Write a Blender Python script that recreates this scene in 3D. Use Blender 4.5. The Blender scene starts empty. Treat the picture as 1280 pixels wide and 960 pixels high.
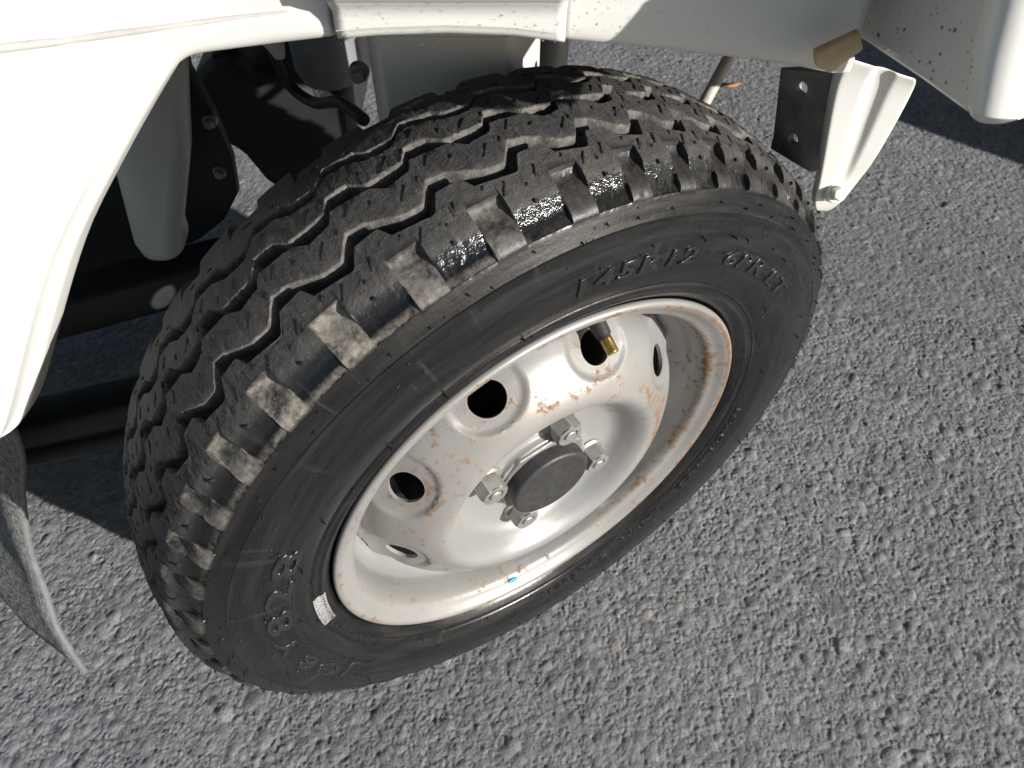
import bpy, bmesh, math, random
import numpy as np
from mathutils import Vector, Matrix

random.seed(7); rng = np.random.default_rng(7)
sc = bpy.context.scene
C = sc.collection

# ------------------------------------------------------------------ camera
PITCH = 0.9103
CAM = Vector((0.0024, -0.323, 0.7312))
F = 900.0 / 1280.0                                   # focal length in image widths
cd = bpy.data.cameras.new('camera'); cam = bpy.data.objects.new('camera', cd); C.objects.link(cam)
cam.location = CAM; cam.rotation_euler = (math.pi/2 - PITCH, 0, 0)
cd.sensor_width = 36; cd.lens = 36*F; cd.clip_start = 0.01; cd.clip_end = 200
cd.dof.use_dof = True; cd.dof.focus_distance = 0.47; cd.dof.aperture_fstop = 20
sc.camera = cam

# ------------------------------------------------------------------ sky, sun, exposure
ELEV = math.radians(17.3); SH = Vector((0.835, -0.55, 0)).normalized()
SUN = Vector((SH.x*math.cos(ELEV), SH.y*math.cos(ELEV), math.sin(ELEV)))
w = bpy.data.worlds.new('World'); sc.world = w; w.use_nodes = True
nt = w.node_tree; bg = nt.nodes['Background']
sky = nt.nodes.new('ShaderNodeTexSky'); sky.sky_type = 'NISHITA'; sky.sun_disc = False
sky.sun_elevation = ELEV; sky.sun_rotation = math.atan2(SH.x, SH.y)
nt.links.new(sky.outputs[0], bg.inputs[0]); bg.inputs[1].default_value = 0.055
sl = bpy.data.lights.new('sun', 'SUN'); so = bpy.data.objects.new('sun', sl); C.objects.link(so)
sl.energy = 5.0; sl.angle = math.radians(0.53); sl.color = (1, 0.972, 0.935)
so.rotation_euler = SUN.to_track_quat('Z', 'Y').to_euler(); so.location = (1, -4, 3)
sc.view_settings.view_transform = 'Standard'; sc.view_settings.look = 'None'
sc.view_settings.exposure = 0.58; sc.view_settings.gamma = 1

# ------------------------------------------------------------------ materials
class N:
    """small node builder"""
    def __init__(s, name):
        s.m = bpy.data.materials.new(name); s.m.use_nodes = True
        s.t = s.m.node_tree; s.b = s.t.nodes['Principled BSDF']; s.out = s.t.nodes['Material Output']
    def n(s, typ, **kw):
        x = s.t.nodes.new(typ)
        for k, v in kw.items(): setattr(x, k, v)
        return x
    def l(s, a, b): s.t.links.new(a, b)
    def set(s, k, v):
        if hasattr(v, 'links'): s.l(v, s.b.inputs[k])
        else: s.b.inputs[k].default_value = v
    def coord(s): 
        return s.n('ShaderNodeTexCoord').outputs['Object']
    def noise(s, scale, detail=4, rough=.55, vec=None, dist=0):
        x = s.n('ShaderNodeTexNoise'); x.inputs['Scale'].default_value = scale
        x.inputs['Detail'].default_value = detail; x.inputs['Roughness'].default_value = rough
        x.inputs['Distortion'].default_value = dist
        s.l(vec if vec is not None else s.coord(), x.inputs['Vector']); return x.outputs['Fac']
    def voro(s, scale, vec=None, feat='F1', out='Distance'):
        x = s.n('ShaderNodeTexVoronoi', feature=feat); x.inputs['Scale'].default_value = scale
        s.l(vec if vec is not None else s.coord(), x.inputs['Vector']); return x.outputs[out]
    def ramp(s, fac, stops):
        x = s.n('ShaderNodeValToRGB'); e = x.color_ramp.elements
        while len(e) < len(stops): e.new(.5)
        for q, (p, c) in zip(e, stops):
            q.position = p; q.color = (c, c, c, 1) if isinstance(c, (int, float)) else (*c, 1)
        s.l(fac, x.inputs[0]); return x.outputs[0]
    def mix(s, fac, a, b, mode='MIX'):
        x = s.n('ShaderNodeMix', data_type='RGBA', blend_type=mode)
        for k, v in ((0, fac), (6, a), (7, b)):
            if hasattr(v, 'links'): s.l(v, x.inputs[k])
            else: x.inputs[k].default_value = v if k == 0 else ((*v, 1) if len(v) == 3 else v)
        return x.outputs[2]
    def math(s, op, a, b=0.):
        x = s.n('ShaderNodeMath', operation=op)
        for k, v in ((0, a), (1, b)):
            if hasattr(v, 'links'): s.l(v, x.inputs[k])
            else: x.inputs[k].default_value = v
        return x.outputs[0]
    def attr(s, name):
        return s.n('ShaderNodeAttribute', attribute_name=name).outputs['Fac']
    def bump(s, h, strength, dist=.001):
        x = s.n('ShaderNodeBump'); x.inputs['Strength'].default_value = strength
        x.inputs['Distance'].default_value = dist; s.l(h, x.inputs['Height']); s.l(x.outputs[0], s.b.inputs['Normal'])

def m_asphalt():
    m = N('asphalt'); co = m.coord()
    tone = m.attr('tone')
    col = m.ramp(tone, [(0, (.14, .14, .142)), (.2, (.238, .243, .252)), (.6, (.312, .316, .324)), (.93, (.365, .364, .362)), (.985, (.32, .29, .25)), (1, (.50, .46, .40))])
    big = m.noise(1.7, 4, .6, vec=co); mid = m.noise(14, 3, .6, vec=co)
    col = m.mix(m.ramp(big, [(.35, .0), (.7, .6)]), col, (.19, .18, .172))
    col = m.mix(m.ramp(mid, [(.35, .35), (.55, 0)]), col, (.13, .128, .128))
    fine = m.noise(420, 3, .7, vec=co)
    col = m.mix(m.ramp(fine, [(.3, .5), (.6, 0)]), col, (.10, .10, .102), 'MIX')
    m.set('Base Color', col); m.set('Roughness', m.ramp(fine, [(.2, .55), (.8, .85)]))
    m.bump(m.math('ADD', fine, m.math('MULTIPLY', m.noise(1100, 2, vec=co), .5)), .7, .0012)
    return m.m
def m_rubber():
    m = N('tyre_rubber'); co = m.coord()
    dirt_lit, tread = m.attr('dirt_lit'), m.attr('tread')
    n1 = m.noise(260, 4, .65, co); n2 = m.noise(38, 4, .6, co); n3 = m.noise(900, 2, .6, co)
    # tread surface: worn dusty grey-brown rubber with pale grit
    tr = m.mix(m.ramp(n2, [(.3, 0), (.75, 1)]), (.030, .0295, .0295), (.066, .061, .056))
    tr = m.mix(m.ramp(n1, [(.5, 0), (.75, .5)]), tr, (.115, .107, .094))
    # sidewall: black with brown concentric dust smears
    mp = m.n('ShaderNodeVectorMath', operation='LENGTH'); sx = m.n('ShaderNodeSeparateXYZ'); m.l(co, sx.inputs[0])
    cx = m.n('ShaderNodeCombineXYZ'); m.l(sx.outputs[0], cx.inputs[0]); m.l(sx.outputs[2], cx.inputs[2]); m.l(cx.outputs[0], mp.inputs[0])
    ang = m.math('ARCTAN2', sx.outputs[0], sx.outputs[2])
    cy = m.n('ShaderNodeCombineXYZ'); m.l(m.math('MULTIPLY', ang, 2.2), cy.inputs[0]); m.l(m.math('MULTIPLY', mp.outputs['Value'], 95.), cy.inputs[1])
    streak = m.noise(1.6, 5, .62, cy.outputs[0], .4)
    sw = m.mix(m.ramp(streak, [(.42, 0), (.72, 1)]), (.0050, .0051, .0054), (.0135, .0130, .0125))
    cy2 = m.n('ShaderNodeCombineXYZ'); m.l(m.math('MULTIPLY', ang, 40.), cy2.inputs[0]); m.l(m.math('MULTIPLY', mp.outputs['Value'], 14.), cy2.inputs[1])
    rad = m.noise(1.0, 3, .6, cy2.outputs[0], .3)
    sw = m.mix(m.math('MULTIPLY', m.ramp(rad, [(.58, 0), (.7, .5)]), m.ramp(n2, [(.45, 0), (.62, 1)])), sw, (.045, .041, .036))
    col = m.mix(tread, sw, tr)
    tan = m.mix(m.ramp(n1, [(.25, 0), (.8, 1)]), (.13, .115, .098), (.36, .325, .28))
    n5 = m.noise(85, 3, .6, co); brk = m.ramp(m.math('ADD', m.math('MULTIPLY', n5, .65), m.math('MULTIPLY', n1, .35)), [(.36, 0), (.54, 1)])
    dm = m.math('MULTIPLY', dirt_lit, brk)
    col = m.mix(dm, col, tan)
    m.set('Base Color', col)
    rs = m.ramp(streak, [(.35, .22), (.75, .42)])
    ro = m.mix(tread, rs, (.82, .82, .82)); ro = m.mix(dm, ro, (.9, .9, .9))
    gl = m.attr('gloss'); ro = m.mix(gl, ro, (.13, .13, .13)); m.set('Roughness', ro)
    m.b.inputs['Specular IOR Level'].default_value = .5
    h = m.math('ADD', m.math('MULTIPLY', n1, m.math('ADD', m.math('MULTIPLY', tread, 1.1), .22)), m.math('MULTIPLY', n3, m.math('MULTIPLY', tread, .6)))
    h = m.math('ADD', h, m.math('MULTIPLY', n1, m.math('MULTIPLY', gl, .8)))
    m.bump(h, .55, .0012)
    return m.m
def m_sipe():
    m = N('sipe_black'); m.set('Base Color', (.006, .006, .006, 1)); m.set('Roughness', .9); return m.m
def m_gloss_rubber():
    m = N('wet_rubber'); n = m.noise(500, 3)
    m.set('Base Color', (.016, .016, .017, 1)); m.set('Roughness', m.ramp(n, [(.3, .16), (.7, .4)])); m.bump(n, .3, .0006); return m.m
def m_white():
    m = N('white_paint'); n = m.noise(9, 3); s = m.noise(700, 2)
    m.set('Base Color', m.mix(m.ramp(n, [(.3, 0), (.8, 1)]), (.66, .652, .615), (.60, .59, .55)))
    m.set('Roughness', .42); m.set('Coat Weight', .25); m.set('Coat Roughness', .12)
    m.bump(s, .03, .0005); return m.m
def m_rim():
    m = N('rim_silver_paint'); co = m.coord(); r = m.attr('rust')
    n1 = m.noise(95, 5, .6, co); n2 = m.noise(16, 3, .5, co); n3 = m.noise(330, 3, .6, co); st = m.noise(42, 4, .6, co, 1.2)
    base = m.mix(m.ramp(n2, [(.3, 0), (.7, 1)]), (.345, .344, .335), (.275, .276, .270))
    base = m.mix(m.ramp(st, [(.48, 0), (.70, .55)]), base, (.33, .30, .255))
    base = m.mix(m.math('MULTIPLY', r, .42), base, (.20, .155, .12))
    grime = m.ramp(n3, [(.66, 0), (.72, .7)])
    base = m.mix(m.math('MULTIPLY', grime, m.ramp(n2, [(.4, 0), (.6, 1)])), base, (.22, .20, .15))
    n4 = m.noise(210, 4, .62, co); cl = m.noise(11, 3, .6, co)
    v = m.math('ADD', m.math('MULTIPLY', n1, .42), m.math('MULTIPLY', n4, .30)); v = m.math('ADD', v, m.math('MULTIPLY', cl, .28)); v = m.math('ADD', v, m.math('MULTIPLY', r, .13))
    k = m.ramp(v, [(.60, 0), (.635, .55), (.69, 1)])
    rust = m.mix(n3, (.085, .036, .012), (.26, .135, .045))
    m.set('Base Color', m.mix(m.math('MULTIPLY', k, .85), base, rust))
    m.set('Metallic', .3); m.set('Roughness', m.mix(k, (.34, .34, .34), (.85, .85, .85)))
    m.bump(m.math('ADD', m.math('MULTIPLY', n3, .4), k), .18, .0006); return m.m
def m_simple(name, c, rough, metal=0., bumpscale=None, bs=.2, var=None):
    m = N(name)
    if var:
        m.set('Base Color', m.mix(m.ramp(m.noise(bumpscale*.3 if bumpscale else 60, 4), [(.3, 0), (.7, 1)]), c, var))
    else: m.set('Base Color', (*c, 1))
    m.set('Roughness', rough); m.set('Metallic', metal)
    if bumpscale: m.bump(m.noise(bumpscale, 4, .6), bs, .001)
    return m.m
def m_water():
    m = N('water_drop'); m.set('Base Color', (1, 1, 1, 1)); m.set('Roughness', .02); m.set('IOR', 1.33); m.set('Transmission Weight', 1.); return m.m
def m_flap():
    m = N('flap_rubber'); n = m.noise(240, 5, .7); n2 = m.noise(900, 2); b = m.noise(12, 3)
    m.set('Base Color', m.mix(m.ramp(n, [(.4, 0), (.68, 1)]), (.06, .061, .062), (.30, .298, .28)))
    m.set('Roughness', .75); m.bump(m.math('ADD', n, n2), .9, .0015); return m.m
M = dict(asphalt=m_asphalt(), rubber=m_rubber(), sipe=m_sipe(), wet=m_gloss_rubber(), white=m_white(), rim=m_rim(),
    black_plastic=m_simple('black_plastic', (.022, .022, .023), .5, 0, 500, .25, (.04, .038, .036)),
    nut=m_simple('nut_steel', (.36, .35, .33), .45, .6, 300, .25, (.25, .235, .21)),
    brass=m_simple('brass', (.56, .38, .13), .32, .9, 400, .2, (.35, .22, .08)),
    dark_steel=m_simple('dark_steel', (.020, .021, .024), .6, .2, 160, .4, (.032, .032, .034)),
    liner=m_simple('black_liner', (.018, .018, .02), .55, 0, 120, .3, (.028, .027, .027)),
    grey_steel=m_simple('grey_steel', (.30, .295, .285), .55, .2, 140, .35, (.10, .095, .085)),
    strut=m_simple('strut_grey', (.30, .31, .33), .5, .2, 90, .2, (.22, .22, .23)),
    rod=m_simple('rod_beige', (.46, .43, .38), .6, 0, 200, .2, (.34, .31, .27)),
    mark=m_simple('mark_rubber', (.05, .05, .05), .42, 0, 500, .3),
    drop=m_simple('drop_dark', (.16, .165, .17), .08),
    rusty=m_simple('rusty_cream', (.55, .49, .36), .7, 0, 150, .3, (.40, .25, .09)),
    blue=m_simple('blue_paint_mark', (.02, .30, .62), .5), flap=m_flap(), water=m_water(),
    letter=m_simple('letter_rubber', (.012, .0119, .012), .22, 0, 700, .3, (.02, .02, .02)),
    crease_shade=m_simple('crease_shade_grey', (.55, .53, .50), .8, 0, 200, .3, (.47, .45, .43)),
    leaf=m_simple('dry_leaf', (.42, .22, .09), .8, 0, 200, .5, (.30, .15, .06)),
    flap_edge=m_simple('flap_edge', (.16, .165, .17), .7, 0, 300, .4, (.11, .11, .115)))

# ------------------------------------------------------------------ mesh helpers
def link(name, me, mat, parent=None, smooth=30):
    if smooth is not None:
        me.polygons.foreach_set('use_smooth', [True]*len(me.polygons))
        me.set_sharp_from_angle(angle=math.radians(smooth))
    o = bpy.data.objects.new(name, me); C.objects.link(o)
    if mat is not None: me.materials.append(mat)
    if parent is not None: o.parent = parent
    return o
def mesh_np(name, V, Fq):
    """V (n,3), Fq (m,4) quads"""
    me = bpy.data.meshes.new(name); V = np.asarray(V, np.float32); Fq = np.asarray(Fq, np.int32)
    me.vertices.add(len(V)); me.vertices.foreach_set('co', V.ravel())
    me.loops.add(Fq.size); me.loops.foreach_set('vertex_index', Fq.ravel())
    me.polygons.add(len(Fq)); me.polygons.foreach_set('loop_start', np.arange(len(Fq), dtype=np.int32)*Fq.shape[1])
    me.update(calc_edges=True); me.validate(); return me
def grid_faces(nu, nv, wrap_u=False, wrap_v=False, flip=False):
    iu = np.arange(nu if wrap_u else nu-1); iv = np.arange(nv if wrap_v else nv-1)
    a, b = np.meshgrid(iu, iv, indexing='ij'); a = a.ravel(); b = b.ravel(); a2 = (a+1) % nu; b2 = (b+1) % nv
    q = np.stack([a*nv+b, a2*nv+b, a2*nv+b2, a*nv+b2], 1)
    return q[:, ::-1] if flip else q
def fattr(me, name, arr):
    at = me.attributes.new(name, 'FLOAT', 'POINT'); at.data.foreach_set('value', np.asarray(arr, np.float32).ravel())
def bm_mesh(name, fn):
    bm = bmesh.new(); fn(bm); bmesh.ops.recalc_face_normals(bm, faces=bm.faces[:])
    me = bpy.data.meshes.new(name); bm.to_mesh(me); bm.free(); return me
def cyl_between(bm, p, q, r0, r1=None, seg=20, caps=True):
    p, q = Vector(p), Vector(q); d = q-p; r1 = r0 if r1 is None else r1
    mat = Matrix.Translation((p+q)/2) @ d.to_track_quat('Z', 'Y').to_matrix().to_4x4()
    bmesh.ops.create_cone(bm, cap_ends=caps, segments=seg, radius1=r0, radius2=r1, depth=d.length, matrix=mat)
def lathe(bm, prof, seg=48):
    """prof: (t, r) closed or open list around the wheel axle; local -Y is outward"""
    rows = []
    for k in range(seg):
        a = 2*math.pi*k/seg
        rows.append([bm.verts.new((r*math.sin(a), -t, r*math.cos(a))) for t, r in prof])
    for k in range(seg):
        A, B = rows[k], rows[(k+1) % seg]
        for j in range(len(prof)-1): bm.faces.new((A[j], A[j+1], B[j+1], B[j]))
    return rows
def prism(bm, pts, off):
    """solid plate: polygon pts (3D, planar-ish) and its copy moved by off"""
    off = Vector(off); A = [bm.verts.new(p) for p in pts]; B = [bm.verts.new(Vector(p)+off) for p in pts]
    bm.faces.new(A); bm.faces.new(B[::-1]); n = len(A)
    for i in range(n): bm.faces.new((A[i], B[i], B[(i+1) % n], A[(i+1) % n]))
def mods(o, bevel=None, seg=3, subs=None, solid=None, offset=-1):
    if solid: m = o.modifiers.new('s', 'SOLIDIFY'); m.thickness = solid; m.offset = offset
    if bevel: m = o.modifiers.new('b', 'BEVEL'); m.width = bevel; m.segments = seg; m.limit_method = 'ANGLE'; m.angle_limit = .6; m.harden_normals = False
    if subs: m = o.modifiers.new('u', 'SUBSURF'); m.levels = subs; m.render_levels = subs
    return o
D0 = Vector((0, math.cos(PITCH), -math.sin(PITCH))); DN = Vector((0, -math.sin(PITCH), -math.cos(PITCH)))
def sight(px, py): return D0 + Vector(((px-640)/900, 0, 0)) + DN*((py-480)/900)
def on_y(px, py, y): d = sight(px, py); return CAM + d*((y-CAM.y)/d.y)      # measured points on a plane of the place
def on_x(px, py, x): d = sight(px, py); return CAM + d*((x-CAM.x)/d.x)
def on_z(px, py, z): d = sight(px, py); return CAM + d*((z-CAM.z)/d.z)
def on_plane(px, py, P, n): d = sight(px, py); n = Vector(n); return CAM + d*((P-CAM).dot(n)/d.dot(n))
def tag(o, label, cat=None, kind=None, group=None):
    if label: o['label'] = label
    if cat: o['category'] = cat
    if kind: o['kind'] = kind
    if group: o['group'] = group
    return o

# ------------------------------------------------------------------ ground: worn asphalt, stones stamped as relief
_g = np.random.default_rng(3); GX0, GX1, GY0, GY1 = -1.05, 1.45, -.60, 1.15
_n = int(105000*(GX1-GX0)*(GY1-GY0))
ST = dict(R=.0011*(.0095/.0011)**(_g.random(_n)**3.1), X=GX0+_g.random(_n)*(GX1-GX0), Y=GY0+_g.random(_n)*(GY1-GY0), asp=.6+.4*_g.random(_n), an=_g.random(_n)*np.pi, tone=_g.random(_n), sx=_g.normal(0, .2, _n), sy=_g.normal(0, .2, _n))
ST['top'] = _g.normal(-.0006, .00042, _n)*np.clip(ST['R']/.004, .6, 1.5)
def ground_patch(name, x0, x1, y0, y1, step):
    nx = int(round((x1-x0)/step))+1; ny = int(round((y1-y0)/step))+1; px, py = (x1-x0)/(nx-1), (y1-y0)/(ny-1)
    H = np.full((nx, ny), -.0021, np.float32); T = np.full((nx, ny), .12, np.float32)
    ok = np.nonzero((ST['X'] > x0-.01) & (ST['X'] < x1+.01) & (ST['Y'] > y0-.01) & (ST['Y'] < y1+.01))[0]
    gx = x0+np.arange(nx)*px; gy = y0+np.arange(ny)*py
    R_, X_, Y_, top_, asp_, an_, tn_, sx_, sy_ = (ST[k][ok].tolist() for k in ('R', 'X', 'Y', 'top', 'asp', 'an', 'tone', 'sx', 'sy'))
    for i in range(len(ok)):
        r = R_[i]; X = X_[i]; Y = Y_[i]; k = int(r/step)+2; ci = int((X-x0)/px); cj = int((Y-y0)/py)
        a0, a1, b0, b1 = max(ci-k, 0), min(ci+k+1, nx), max(cj-k, 0), min(cj+k+1, ny)
        if a1 <= a0 or b1 <= b0: continue
        xx = (gx[a0:a1]-X)[:, None]; yy = (gy[b0:b1]-Y)[None, :]
        c, s = math.cos(an_[i])/r, math.sin(an_[i])/r; p = xx*c+yy*s; q = (yy*c-xx*s)/asp_[i]
        d = np.minimum((p*p)**1.3+(q*q)**1.3, 3)
        h = (top_[i]+xx*sx_[i])+yy*sy_[i]-(.0019*min(1.3, r/.0036))*d
        sub = H[a0:a1, b0:b1]; m = h > sub; sub[m] = h[m]; T[a0:a1, b0:b1][m] = tn_[i]
    H += rng.normal(0, .00014, H.shape).astype(np.float32)
    X, Y = np.meshgrid(gx, gy, indexing='ij')
    und = .0012*np.sin(X*9+1)*np.cos(Y*7)+.0008*np.sin(X*23+Y*17)
    me = mesh_np(name, np.stack([X, Y, H*.57+und], -1).reshape(-1, 3), grid_faces(nx, ny)); fattr(me, 'tone', T)
    o = link(name, me, M['asphalt'], smooth=None); me.polygons.foreach_set('use_smooth', [True]*len(me.polygons)); return o
def sheet_ground():
    S = 60.; me = bpy.data.meshes.new('ground'); 
    me.from_pydata([(-S, -S, -.0034), (S, -S, -.0034), (S, S, -.0034), (-S, S, -.0034)], [], [(0, 1, 2, 3)])
    fattr(me, 'tone', [.4]*4); return link('ground', me, M['asphalt'], smooth=None)
tag(sheet_ground(), 'grey asphalt ground reaching away around the truck', kind='structure')
gn = ground_patch('asphalt_paving', -.72, .80, -.28, .36, .0013)
gf = ground_patch('asphalt_paving', -1.00, 1.30, .36, 1.15, .0018)
side = [ground_patch('asphalt_paving', -1.05, -.72, -.28, .36, .005), ground_patch('asphalt_paving', .80, 1.45, -.28, .36, .003), ground_patch('asphalt_paving', -1.05, 1.45, -.60, -.28, .0028)]
for o, lb in zip(side, ('asphalt left of the tyre, below the fender', 'asphalt right of the tyre, below the open door', 'asphalt nearest to the viewer, in front of the tyre')): tag(o, lb, kind='structure')
for o in (gn, gf): tag(o, 'coarse weathered grey asphalt with pitted stones', kind='structure')
gn['label'] = 'coarse grey asphalt in front of and around the tyre'; gf['label'] = 'coarse brownish grey asphalt under the truck, behind the tyre'

# ------------------------------------------------------------------ truck root
truck = bpy.data.objects.new('pickup_truck', None); C.objects.link(truck); truck.location = (0, 0, 0)
tag(truck, 'small white truck with its front wheel turned outwards and a rusty silver steel rim', 'truck')
PSI = .5479; HUB = .262
wheel = bpy.data.objects.new('wheel', None); C.objects.link(wheel); wheel.parent = truck
wheel.location = (0, 0, HUB); wheel.rotation_euler = (0, 0, PSI)
tag(wheel, 'worn black tyre on a silver steel rim with rust spots')

# ------------------------------------------------------------------ tyre
W = .9925
TOP_T = np.array([0, 15, 25, 36, 44, 49, 53, 57.5, 62, 65.2])*.001; TOP_R = np.array([270, 269.4, 268.3, 266.4, 264.6, 263.0, 261.3, 258.6, 254.6, 250.3])*.001
def rtop(t): return np.interp(np.abs(t), TOP_T, TOP_R)
SW = [(65.9, 248.6), (66.5, 247.0), (67.5, 244.4), (69.0, 240.5), (69.9, 238.4), (70.6, 238.0), (70.4, 236.6), (71.4, 232), (72.5, 225), (73.0, 219), (73.1, 213), (72.6, 207), (71.4, 201), (69.6, 195.5), (67.4, 190.5), (65.6, 187.2),
      (66.1, 186.4), (66.2, 185.2), (65.2, 184.4), (64.4, 182.0), (64.7, 181.0), (64.9, 179.4), (64.0, 178.0), (62.6, 176.2), (61.2, 174.2), (59.0, 172.5), (56, 170.8), (53, 168), (50, 160)]
SW = [(a*.001*W, b*.001) for a, b in SW]
def t_side(r):
    rs = [q[1] for q in SW][::-1]; ts = [q[0] for q in SW][::-1]; return float(np.interp(r, rs, ts))
lugs = [29.0, 22.4, 15.9, 8.9, 1.1, -8.4, -17.9, -27.5, -37.3, -45.7, -53.4, -60.7, -67.1]
rest = 360-(lugs[0]-lugs[-1]); npit = 33
for k in range(1, npit):
    lugs.append(lugs[-1]-rest/npit*(1+.06*math.sin(k*1.9)))
lugs = np.array(lugs); nl = len(lugs)
nxt = np.append(lugs[1:], lugs[0]-360)
pit = lugs-nxt
PW = lambda pts: (lambda q: np.interp(q, [p[0] for p in pts], [p[1]*.001*W for p in pts]))
C_low = PW([(0, 28.5), (.25, 27.5), (.60, 18.8), (.80, 17.3), (.97, 27.5), (1, 28.5)])
D_up = PW([(0, 36.5), (.06, 36.0), (.43, 33.5), (.51, 26), (.81, 26.5), (.93, 36.2), (1, 36.5)])
B_low = PW([(0, -.5), (.35, -1), (.50, -9), (.76, -9.5), (.87, -1), (1, -.5)])
C_up = PW([(0, 7.5), (.17, 8.6), (.34, 2.2), (.80, 0), (.88, 6.6), (1, 7.5)])
A_low = PW([(0, -22), (.11, -22.6), (.21, -28), (.60, -31), (.78, -21.5), (1, -22)])
B_up = PW([(0, -15.5), (.17, -17), (.36, -23.5), (.65, -24.7), (.86, -15.4), (1, -15.5)])
A_back = PW([(0, -38.5), (.04, -38), (.22, -36.8), (.44, -41), (.85, -44), (.92, -38.5), (1, -38.5)])
def build_tyre():
    base = np.array([0, .03, .06, .09, .13, .17, .21, .235, .25, .262, .30, .34, .36, .40, .43, .45, .50, .52, .55, .60, .625, .64, .655, .68, .72, .76, .78, .80, .82, .85, .87, .89, .92, .94, .97])
    q = np.tile(base, nl); per = np.repeat(np.arange(nl), len(base))
    # lug centre sits at q = .45 of its period (q runs towards decreasing angle)
    th = lugs[per] - (q-.45)*np.where(q > .45, pit[per], np.roll(pit, 1)[per])
    nrow = len(q); cols = []; 
    def add(t, r, dirt_lit=0., tread=1., gloss=0.): 
        cols.append((np.broadcast_to(t, nrow).copy(), np.broadcast_to(r, nrow).copy(), np.broadcast_to(dirt_lit, nrow).copy(), np.broadcast_to(tread, nrow).copy(), np.broadcast_to(gloss, nrow).copy()))
    for t, r in SW[::-1]: add(-t, r, 0, 0)
    G = .0092
    # inner shoulder: plain lugs towards the axle side
    rec = ((q > .24) & (q < .66)).astype(float)
    recb = np.clip((q-.46)/.02, 0, 1)*np.clip((.93-q)/.02, 0, 1)
    for t, dep in ((65.2, 1.5), (62, 3), (57.5, 5), (53, 6), (49, 6), (46, 4.)):
        add(-t*.001*W, rtop(t*.001)-dep*.001*recb)
    def rib(f0, f1, n, bev=.0006, j=.00018):
        a, b = f0(q), f1(q)
        add(a, rtop(a)-bev); add(a+.0007, rtop(a)+rng.normal(0, j, nrow))
        for k in range(1, n): 
            t = a+(b-a)*k/n; add(t, rtop(t)+rng.normal(0, j, nrow))
        add(b-.0007, rtop(b)+rng.normal(0, j, nrow), .0); add(b, rtop(b)-bev, .42); add(b+.0005, rtop(b)-.0035, .26)  # outward groove walls painted paler, as worn and sunlit
    def groove(f0, f1):
        a, b = f0(q), f1(q); add(a+.0012, rtop(a)-G, .0, 1.); add(b-.0012, rtop(b)-G, .0, 1.)
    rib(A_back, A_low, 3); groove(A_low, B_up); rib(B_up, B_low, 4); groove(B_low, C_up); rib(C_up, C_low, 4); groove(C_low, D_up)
    f42 = lambda q: np.full_like(q, .0412*W)
    a = D_up(q); add(a, rtop(a)-.0006); add(a+.0007, rtop(a))
    for k in range(1, 4): t = a+(.041*W-a)*k/4; add(t, rtop(t)+rng.normal(0, .00018, nrow))
    # outer shoulder: scooped recesses between blocks
    e0, e1 = .262, .64
    rm = np.clip((q-.25)/.012, 0, 1)*np.clip((.655-q)/.015, 0, 1)
    bulge = 1-((q-.45)/.21)**2
    shear = rng.normal(0, .0005, nl)[per]
    prof = [(43.0, 0, 0), (43.8, 3.2, .9), (45.8, 4.9, .95), (48.6, 5.4, 1), (52, 4.9, 1), (55.5, 4.0, 1), (58.8, 2.4, 1), (61.6, 1.0, 1), (63.8, .0, .95), (65.4, -.3, .7), (65.9, .6, .2)]
    blk = {48.6: (0.1, 0, 1.), 52: (.6, 0, .75), 55.5: (2.2, .0, .15), 58.8: (3.8, .0, .0), 61.6: (4.2, .0, .0), 63.8: (3.0, .75, .0), 65.4: (1.6, .6, .0), 65.9: (1.2, 0, 0)}
    fade = rng.uniform(.55, 1., nl)[per]*np.interp(th, [-200, -70, -48, -36, -14, -4, 200], [.15, .25, .9, 1, .75, .1, .0])
    for t, dep, dd in prof:
        tt = t*.001*W; db, dirtb, trb = blk.get(t, (0, 0, 1.))
        dpt = dep*.001*rm*(.75+.25*np.clip(bulge, 0, 1)) + db*.001*(1-rm)
        nx_, nr_ = .45, .89
        add(tt-dpt*nx_*.55+shear*rm, rtop(tt)-dpt*nr_ + rng.normal(0, .0002, nrow), (dd*rm*(rm > .9)+dirtb*(1-rm))*fade, trb*(1-rm)+rm*.25, (1-rm)*(1. if 54 < t < 65 else 0.)*np.interp(th, [-60, -35, -15, 25, 50], [.25, .6, 1, 1, .6]))
    for t, r in SW: add(t, r, 0, float(np.clip((r-.2365)/.008, 0, 1))*.0)
    T = np.stack([c[0] for c in cols], 1); R = np.stack([c[1] for c in cols], 1); Di = np.stack([c[2] for c in cols], 1); Tr = np.stack([c[3] for c in cols], 1); Gl = np.stack([c[4] for c in cols], 1)
    A = np.radians(th)[:, None]
    V = np.stack([R*np.sin(A), -T, R*np.cos(A)], -1)
    # flat contact patch on the ground
    z = V[..., 2]; low = z < -HUB+.002
    V[..., 1] = np.where(z < -.235, V[..., 1]*(1+np.clip((-z-.235)/.03, 0, 1)*.04), V[..., 1])
    V[..., 2] = np.where(low, -HUB+.002, z)
    nv = T.shape[1]
    me = mesh_np('tyre', V.reshape(-1, 3), grid_faces(nrow, nv, wrap_u=True, flip=False))
    fattr(me, 'dirt_lit', Di); fattr(me, 'tread', Tr); fattr(me, 'gloss', Gl)
    return link('tyre', me, M['rubber'], wheel, smooth=32)
tyre = build_tyre(); tag(tyre, 'worn black tyre with zigzag tread grooves, tan soil on the shoulder lugs')
def W3(th, r, t): a = math.radians(th); return Vector((r*math.sin(a), -t, r*math.cos(a)))
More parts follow.
